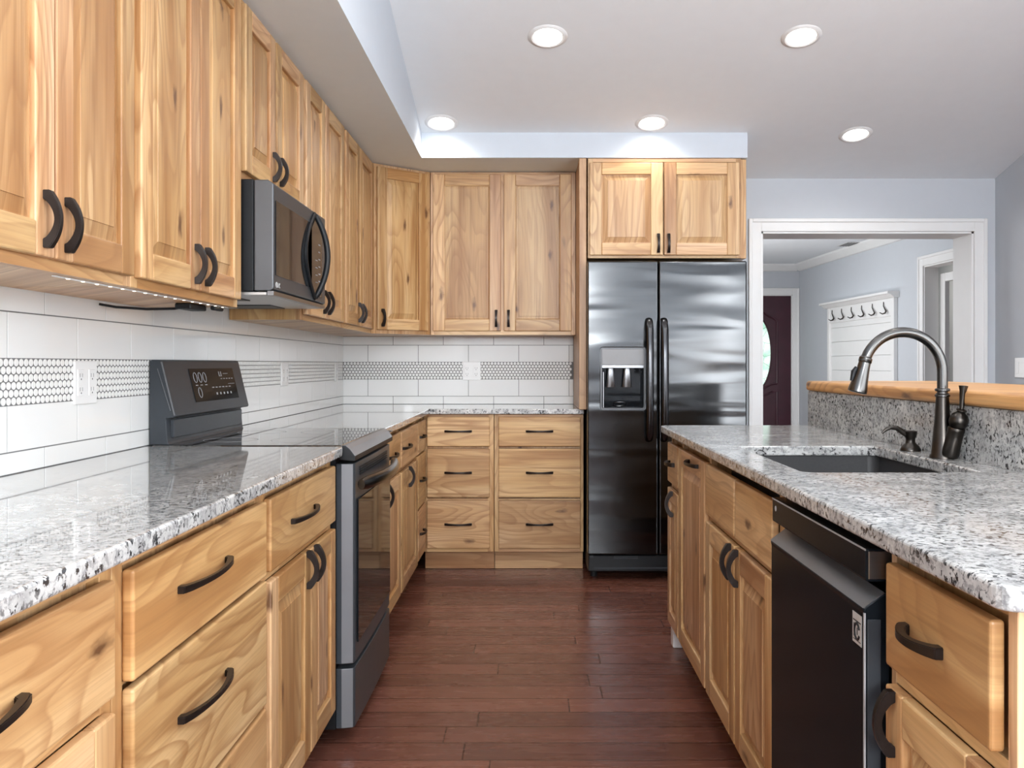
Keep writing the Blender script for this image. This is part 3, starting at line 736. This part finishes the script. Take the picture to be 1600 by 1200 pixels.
MB().prism(rrect(dx0 - .004, dx1 + .004, dz0 - .004, dz1 + .004, .01, 3), lambda x, z: FG.p(x, -.004, z), lambda x, z: FG.p(x, .0025, z), holes=[rrect(dx0 + .004, dx1 - .004, dz0 + .004, dz1 - .004, .008, 3)]).build('dispenser_bezel', M_SIDE, dl)
b = MB()
b.box(FG, dx0, dx1, -.078, -.074, dz0, dz1).box(FG, dx0, dx0 + .003, -.074, -.001, dz0, dz1).box(FG, dx1 - .003, dx1, -.074, -.001, dz0, dz1).box(FG, dx0 + .003, dx1 - .003, -.074, -.001, dz0, dz0 + .004)
b.build('dispenser_niche', M_GLASS, dl)
MB().box(FG, dx0 + .003, dx1 - .003, -.07, .0015, 1.158, dz1 - .002, .003, 0, 2).build('dispenser_panel', plain('dispenser_cover', (.23, .23, .235), .4), dl)
MB().box(FG, dx0 + .005, dx1 - .005, -.065, -.004, 1.143, 1.158).build('dispenser_hood', M_BSL, dl)
for px_ in (.425, .515):
    MB().tube([FG.p(px_, -.035, 1.142), FG.p(px_, -.03, 1.10), FG.p(px_, -.045, 1.04)], [.016, .02, .026], 12, flat=(1, .25)).build('dispenser_paddle', M_BSL, dl, smooth=True)
MB().tube([FG.p(.475 + .036 * math.cos(R(a)), -.040 + .03 * math.sin(R(a)), .948 + .012 * math.sin(R(a))) for a in range(0, 375, 15)], .0035, 8).build('drip_ring', M_BSL, dl, smooth=True)
MB().box(FG, dx0 + .012, dx0 + .016, -.07, -.03, dz0 + .006, 1.12).build('niche_rib', M_BSL, dl)
g = MB().box(FG, fx0 + .004, fx1 - .004, -.08, -.012, .05, .136, .004).build('base_grille', M_BLK, Fg)
b = MB()
for k in range(3): b.box(FG, .44, .57, -.0125, -.0095, .118 + k * .006, .1205 + k * .006)
b.box(FG, fx0 + .01, fx0 + .03, -.014, .0, .127, .136)
b.build('grille_louver', M_BS, g)
MB().box(FG, .33, 1.12, -.03, -.011, .062, .074, .003).build('grille_lip', M_BS, g)
for px_ in (.34, 1.11): MB().lathe([(.02, 0), (.02, .048)], FG.p(px_, -.12, .002)).build('foot', M_BLK, Fg)

# ---------------------------------------------------------------- range
G = thing('kitchen_range', (-.88, 3.13, 0), 'black electric range with raised backguard between the left cabinets', 'range')
r0, r1 = 2.766, 3.482; xf = -.544
FR_ = Fr((xf, 0, 0), (0, 1, 0))
MB().box(WD, -1.165, -.60, r0 + .004, r1 - .004, .045, .895).build('oven_body', M_BLK, G)
MB().box(WD, -1.10, -.66, r0 + .02, r1 - .02, .002, .05).build('plinth', M_BLK, G)
MB().box(WD, -1.155, -.575, 2.751, 3.494, .897, .9165, .004, 0, 2).build('cooktop', M_HOB, G)
b = MB()
for cx_, cy_, rr in ((-.98, 2.95, .085), (-.74, 2.95, .105), (-.98, 3.29, .085), (-.74, 3.29, .095)):
    b.tube([(cx_ + rr * math.cos(R(a)), cy_ + rr * math.sin(R(a)), .9165) for a in range(0, 370, 12)], .0016, 6, flat=(1, .2))
b.build('burner_outline', M_PALE, G)
# front lip of the cooktop
MB().prism([(-.040, .8965), (-.040, .872), (-.002, .868), (.007, .868), (.007, .884), (-.009, .905), (-.022, .9155), (-.032, .9165)], lambda n, z: FR_.p(r0 - .014, n, z), lambda n, z: FR_.p(r1 + .012, n, z)).build('front_lip', [M_LIP, M_BLK], G, bevel=.002)
for p_ in bpy.data.objects['front_lip'].data.polygons:
    if abs(p_.normal.y) > .9 or p_.normal.z < .2: p_.material_index = 1
# oven door with bowed face and rolled edges
def bowed(z0, z1, name, mat):
    b = MB(); pts = [(-.055, r0 + .004), (-.038, r0 + .004), (-.004, r0 + .012), (.0, r0 + .024)]
    pts += [(.004 * math.sin(math.pi * i / 8), r0 + .024 + (r1 - r0 - .048) * i / 8) for i in range(1, 8)]
    pts += [(.0, r1 - .024), (-.004, r1 - .012), (-.038, r1 - .004), (-.055, r1 - .004)]
    b.prism(pts, lambda n, y: FR_.p(y, n, z0), lambda n, y: FR_.p(y, n, z1))
    for fc in b.bm.faces:
        if fc.calc_center_median().y < r0 + .011 and abs(fc.normal.z) < .5 and fc.calc_center_median().x > xf - .045: fc.material_index = 1  # near side faces get a paler grey
    return b.build(name, [mat, M_EDGE], G, bevel=.002)
od = bowed(.245, .858, 'oven_door', M_BS)
MB().box(FR_, r0 + .045, r1 - .045, .001, .0065, .30, .745, .002).build('oven_window', M_GLASS, od)
b = MB()
for k in range(4): b.box(FR_, r0 + .08, r1 - .10, .0025, .0058, .815 + k * .0075, .8185 + k * .0075)
b.build('vent_slot', M_BLK, od)
pts = [FR_.p(r0 + .03 + (r1 - r0 - .06) * i / 14, .004 + .052 * math.sin(math.pi * (.06 + .88 * i / 14)) ** .8, .792) for i in range(15)]
MB().tube(pts, [.012] + [.0155] * 13 + [.012], 14, flat=(1, 1.35)).build('oven_handle', M_FRH, od, smooth=True)
bowed(.048, .230, 'storage_drawer', M_BS)
# backguard
bp = [(-1.168, .9165), (-1.168, 1.172), (-1.160, 1.1765), (-1.135, 1.1765), (-1.128, 1.171), (-1.088, 1.005), (-1.092, 1.000), (-1.118, .996), (-1.112, .925), (-1.108, .9165)]
bg = MB().prism(bp, lambda x, z: Vector((x, r0, z)), lambda x, z: Vector((x, r1, z))).build('backguard', M_BS, G, bevel=.002)
def bgp(y, s, off=0.0):   # point on the sloped control face: s 0 bottom .. 1 top
    a = Vector((-1.088, y, 1.005)); c_ = Vector((-1.128, y, 1.171)); nn = Vector((.972, 0, .234)); return a.lerp(c_, s) + nn * off
class BGF:
    def p(s, y, o, t): return bgp(y, t, o)
BF = BGF()
cp = MB().box(BF, 2.955, 3.385, .0003, .002, .20, .86).build('control_glass', M_CTRL, bg)
b = MB()
for k in range(3): b.tube([bgp(2.995 + k * .042 + .015 * math.cos(R(a)), .68 + .10 * math.sin(R(a)), .0022) for a in range(0, 370, 30)], .0012, 6)
b.tube([bgp(3.01 + .015 * math.cos(R(a)), .38 + .10 * math.sin(R(a)), .0022) for a in range(0, 370, 30)], .0012, 6)
for k in range(3): b.box(BF, 2.985 + k * .042, 3.005 + k * .042, .002, .0026, .52, .535)
for k in range(6): b.box(BF, 3.13 + k * .034, 3.15 + k * .034, .002, .0026, .455, .475)
for k in range(5): b.box(BF, 3.16 + k * .036, 3.172 + k * .036, .002, .0026, .31, .355)
for k in range(5): b.box(BF, 3.235 + k * .028, 3.25 + k * .028, .002, .0026, .63, .645)
b.box(BF, 3.225, 3.232, .002, .0026, .70, .79).box(BF, 3.245, 3.252, .002, .0026, .70, .79).box(BF, 3.225, 3.252, .002, .0026, .69, .70)
b.box(BF, 3.27, 3.32, .002, .0026, .74, .752).box(BF, 3.30, 3.37, .002, .0026, .52, .527)
b.build('printed_mark', M_PALE, cp)
b = MB()
for k in range(2): b.tube([Vector((-1.131 - k * .012, r0 - .001, 1.170 - k * .02)), Vector((-1.091 - k * .012, r0 - .001, 1.006 + k * .015))], .0026 - k * .0012, 6)
b.build('edge_highlight', M_EDGE, bg)  # pale tubes drawn for the highlight on the backguard's near edges
MB().box(WD, -1.117, -1.105, r0 + .03, r1 - .03, .935, .992, .002).build('vent_panel', M_BS, bg)
MB().box(WD, -1.150, -1.128, r1 - .0005, r1 + .001, .93, .99).build('side_cap', M_BLK, bg)

# ---------------------------------------------------------------- microwave
Mw = thing('microwave_oven', (-1.0, 3.12, 1.374), 'black over-the-range microwave mounted under the short wall cabinet', 'microwave')
m0, m1, mz0, mz1, mx = 2.770, 3.462, 1.374, 1.730, -.790
FM = Fr((mx, 0, 0), (0, 1, 0))
MB().box(WD, -1.170, -.852, m0, m1, mz0 + .012, mz1, .003).build('casing', M_BLK, Mw)
pr_ = [(-.060, mz0 + .014), (-.060, mz1 - .002), (-.018, mz1 - .002), (.0, mz1 - .014), (.0, mz0 + .020), (-.012, mz0 + .014)]
mb_ = MB().prism(pr_, lambda n, z: FM.p(m0, n, z), lambda n, z: FM.p(m1, n, z))
for fc in mb_.bm.faces:
    if abs(fc.calc_center_median().y - m0) < 1e-4: fc.material_index = 1
md = mb_.build('door', [M_BS, M_SIDE], Mw, bevel=.004, seg=3)
MB().box(FM, m0 + .02, 3.245, .0002, .0022, mz0 + .062, mz1 - .062, .001).build('window', M_GLASS, md)
z_lo, z_hi, zm = 1.402, 1.706, 1.554
def al(t, k): return 4 * t * (1 - t) * k
b = MB(); b.tube([FM.p(3.285 - al(i / 16, .125), .0035, z_lo + (z_hi - z_lo) * i / 16) for i in range(17)], .010, 10, flat=(.55, 1)); 
b.build('curved_trim', M_BLK, md, smooth=True)
al2 = [FM.p(3.285 - al(i / 16, .105), .0012, z_lo + .01 + (z_hi - z_lo - .02) * i / 16) for i in range(17)]
MB().prism([(i, 0) for i in range(17)] + [(16, 1), (0, 1)], lambda i, k: (al2[i] if k == 0 else FM.p(3.40, .0012, z_lo + .01 + (z_hi - z_lo - .02) * i / 16)), lambda i, k: (al2[i] if k == 0 else FM.p(3.40, .0012, z_lo + .01 + (z_hi - z_lo - .02) * i / 16)) + FM.n * .001).build('keypad_panel', M_GLASS, md)
b = MB(); b.tube([FM.p(3.29 + .012 * math.sin(math.pi * i / 16), .004 + al(i / 16, .042), z_lo + (z_hi - z_lo) * i / 16) for i in range(17)], [.007] + [.0105] * 15 + [.007], 12)
b.build('handle', M_BLK, md, smooth=True)
b = MB()
for k in range(7): b.box(FM, 3.345, 3.372, .0023, .0028, 1.44 + k * .027, 1.444 + k * .027)
for k in range(4): b.box(FM, 3.30, 3.33, .0023, .0028, 1.46 + k * .027, 1.463 + k * .027)
b.build('keypad_print', M_PALE, md)
b = MB(); b.tube([FM.p(m0 + .032 + .008 * math.cos(R(a)), .0006, 1.408 + .008 * math.sin(R(a))) for a in range(0, 370, 30)], .0017, 6)
b.box(FM, m0 + .030, m0 + .0315, .0001, .0012, 1.404, 1.412).box(FM, m0 + .0315, m0 + .036, .0001, .0012, 1.404, 1.4055)
b.box(FM, m0 + .046, m0 + .048, .0001, .0012, 1.401, 1.415).box(FM, m0 + .048, m0 + .054, .0001, .0012, 1.401, 1.403)
b.tube([FM.p(m0 + .065 + .006 * math.cos(R(a)), .0006, 1.408 + .007 * math.sin(R(a))) for a in range(40, 330, 30)], .0012, 6)
b.build('maker_mark', M_SILV, md)
u = MB().box(WD, -1.165, -.812, m0 + .004, m1 - .004, mz0, mz0 + .011, .002).build('underside', M_MET, Mw)
MB().box(WD, -1.10, -.93, m0 + .03, m0 + .22, mz0 - .003, mz0 + .001).build('grease_filter', M_BLK, u)
MB().box(WD, -1.10, -.93, m1 - .24, m1 - .05, mz0 - .003, mz0 + .001).build('grease_filter', M_BLK, u)
MB().box(FM, m0 + .003, m1 - .003, -.02, -.0005, mz0 + .0005, mz0 + .013).build('bottom_grille', M_BSL, Mw)

# ---------------------------------------------------------------- small fittings
def can(y, x, label):
    z = ceil_z(y); nrm = Vector((0, -.238, -.971))
    t = thing('recessed_light', (x, y, z), label, 'ceiling light', 'recessed ceiling lights')
    MB().lathe([(.066, .0005), (.066, .004), (.074, .0075), (.088, .003), (.090, .0005)], (x, y, z), nrm, 32).build('trim_ring', M_TRIM, t, smooth=True)
    MB().lathe([(.0655, .0005), (.0655, .003), (.05, .0055), (.02, .0065)], (x, y, z), nrm, 32).build('lens', M_LENS, t, smooth=True)
    spot('ceiling_spot', Vector((x, y, z)) + Vector((0, -.01, -.03)), CAN_POWER)
can(4.083, .072, 'round recessed light in the upper middle of the ceiling')
can(4.083, 1.215, 'round recessed light nearest the upper right of the ceiling')
can(4.845, -.483, 'round recessed light in the left corner against the soffit')
can(4.845, .642, 'round recessed light against the soffit above the refrigerator')
can(4.969, 1.777, 'round recessed light nearest the hall opening')
# bare spots without fixtures, added out of view to brighten the room
for (x, y) in ((.07, 2.6), (1.22, 2.6), (.07, .9), (1.22, .9), (2.2, 2.6)):
    spot('ceiling_spot', (x, y, ceil_z(y) - .03), 17)

def plate(f, u0, u1, z0, z1, kind, label, n0=.0108):
    p = thing('wall_plate', f.p((u0 + u1) / 2, n0, (z0 + z1) / 2), label, 'outlet' if kind != 'switch' else 'switch')
    MB().box(f, u0, u1, n0, n0 + .006, z0, z1, .0025, 0, 2).build('cover_plate', M_PLATE, p)
    n = 2 if u1 - u0 > .09 else 1; wd = (u1 - u0) / n
    for k in range(n):
        cu = u0 + wd * (k + .5); cz_ = (z0 + z1) / 2
        q = MB().box(f, cu - .017, cu + .017, n0 + .004, n0 + .0075, cz_ - .034, cz_ + .034, .001).build('rocker' if kind == 'switch' else 'receptacle', M_PLATE, p)
        if kind != 'switch':
            b = MB()
            for dz in (-.018, .018):
                b.box(f, cu - .007, cu - .0055, n0 + .007, n0 + .0078, cz_ + dz - .004, cz_ + dz + .006).box(f, cu + .0055, cu + .007, n0 + .007, n0 + .0078, cz_ + dz - .004, cz_ + dz + .006)
                b.box(f, cu - .002, cu + .002, n0 + .007, n0 + .0078, cz_ + dz - .011, cz_ + dz - .007)
            b.build('socket_slot', M_SLOT, q)
plate(FLW, 2.312, 2.430, 1.059, 1.171, 'outlet', 'white double outlet plate on the left wall before the range')
plate(FLW, 4.222, 4.345, 1.060, 1.169, 'outlet', 'white outlet plate on the left wall just beyond the range')
plate(FLW, 5.38, 5.455, 1.060, 1.169, 'outlet', 'white outlet plate on the left wall close to the corner')
plate(FBW, -.430, -.318, 1.063, 1.177, 'outlet', 'white double outlet plate on the back wall mosaic band')
plate(Fr((XWR, 0, 0), (0, -1, 0)), -5.274, -5.155, 1.085, 1.20, 'switch', 'white switch plate on the blue-grey right wall', .0005)

# light strip, cable and driver under the wall cabinet
s = thing('light_strip', (-.93, 2.3, 1.333), 'thin strip of tiny lit lamps under the wall cabinet before the microwave', 'light strip')
MB().box(WD, -.928, -.918, 1.75, 2.74, 1.3325, 1.3345).build('strip_tape', M_PLATE, s)
for k in range(16):
    y = 1.80 + k * .06
    MB().box(WD, -.9255, -.9205, y, y + .005, 1.3318, 1.3326).build('lamp_chip', M_LED, s)
def cable(name, pts, r, m, label, cat):
    o = MB().tube(pts, r, 8).build(name, m, smooth=True, at=pts[0]); return tag(o, label, cat)
cable('power_cable', [(-1.166, 2.44, 1.325), (-1.13, 2.46, 1.318), (-1.07, 2.52, 1.316), (-1.01, 2.56, 1.320), (-.98, 2.575, 1.325)], .0035, M_BLK, 'thin black cable hanging under the wall cabinet', 'cable')
o = MB().box(WD, -1.0, -.955, 2.535, 2.66, 1.318, 1.3345, .003).build('lamp_driver', M_BLK, at=(-.98, 2.6, 1.318)); tag(o, 'small black driver box stuck under the wall cabinet', 'driver box')
o = MB().box(WD, -.945, -.93, 2.66, 2.735, 1.322, 1.3345, .003).build('strip_connector', M_BLK, at=(-.94, 2.7, 1.322)); tag(o, 'small black connector at the end of the light strip', 'connector')

# ---------------------------------------------------------------- hall furniture
h = thing('hall_tree', HF.p(hw(9.0), 0, 0), 'white hall tree with a row of hooks on the hall wall', 'hall tree')
k0, k1 = hw(8.23), hw(9.88)
b = MB(); zz = .05
while zz < 1.60:
    b.box(HF, k0 + .05, k1 - .05, -.018, -.002, zz, min(zz + .148, 1.62), .003); zz += .15
b.build('plank_back', M_TRIM, h)
MB().box(HF, k0, k0 + .06, -.04, -.001, .02, 1.77, .003).build('side_post', M_TRIM, h)
MB().box(HF, k1 - .06, k1, -.04, -.001, .02, 1.77, .003).build('side_post', M_TRIM, h)
MB().box(HF, k0 + .06, k1 - .06, -.032, -.001, 1.605, 1.77, .003).build('hook_rail', M_TRIM, h)
MB().prism([(-.001, 1.77), (-.05, 1.77), (-.085, 1.80), (-.11, 1.805), (-.11, 1.825), (-.001, 1.825)], lambda n, z: HF.p(k0 - .035, n, z), lambda n, z: HF.p(k1 + .06, n, z)).build('top_shelf', M_TRIM, h)
for px_ in (1299, 1314, 1329.5, 1346, 1363, 1381):
    s_ = (px_ + 6 - 830.9) / 1415; yy = (3.426 + .0398 * 5.749 - .034) / (s_ + .0398); u_ = hw(yy)
    b = MB(); b.tube([HF.p(u_ + .09, -.034, 1.742), HF.p(u_ + .075, -.042, 1.705), HF.p(u_ + .035, -.045, 1.672), HF.p(u_ + .0, -.05, 1.652), HF.p(u_ - .005, -.062, 1.634), HF.p(u_ + .02, -.075, 1.628), HF.p(u_ + .055, -.085, 1.642)], [.0045, .0045, .006, .008, .008, .006, .0045], 8)
    b.build('coat_hook', M_GUND, h, smooth=True)
v = thing('ceiling_vent', (3.19, 9.05, 2.364), 'small grey vent in the hall ceiling', 'vent')
MB().box(WD, 3.10, 3.26, 8.9, 9.2, 2.358, 2.3645, .002).build('vent_frame', M_VENT, v)
b = MB()
for k in range(5): b.box(WD, 3.115 + k * .028, 3.132 + k * .028, 8.92, 9.18, 2.3565, 2.3585)
b.build('vent_slot', M_SLOT, v)
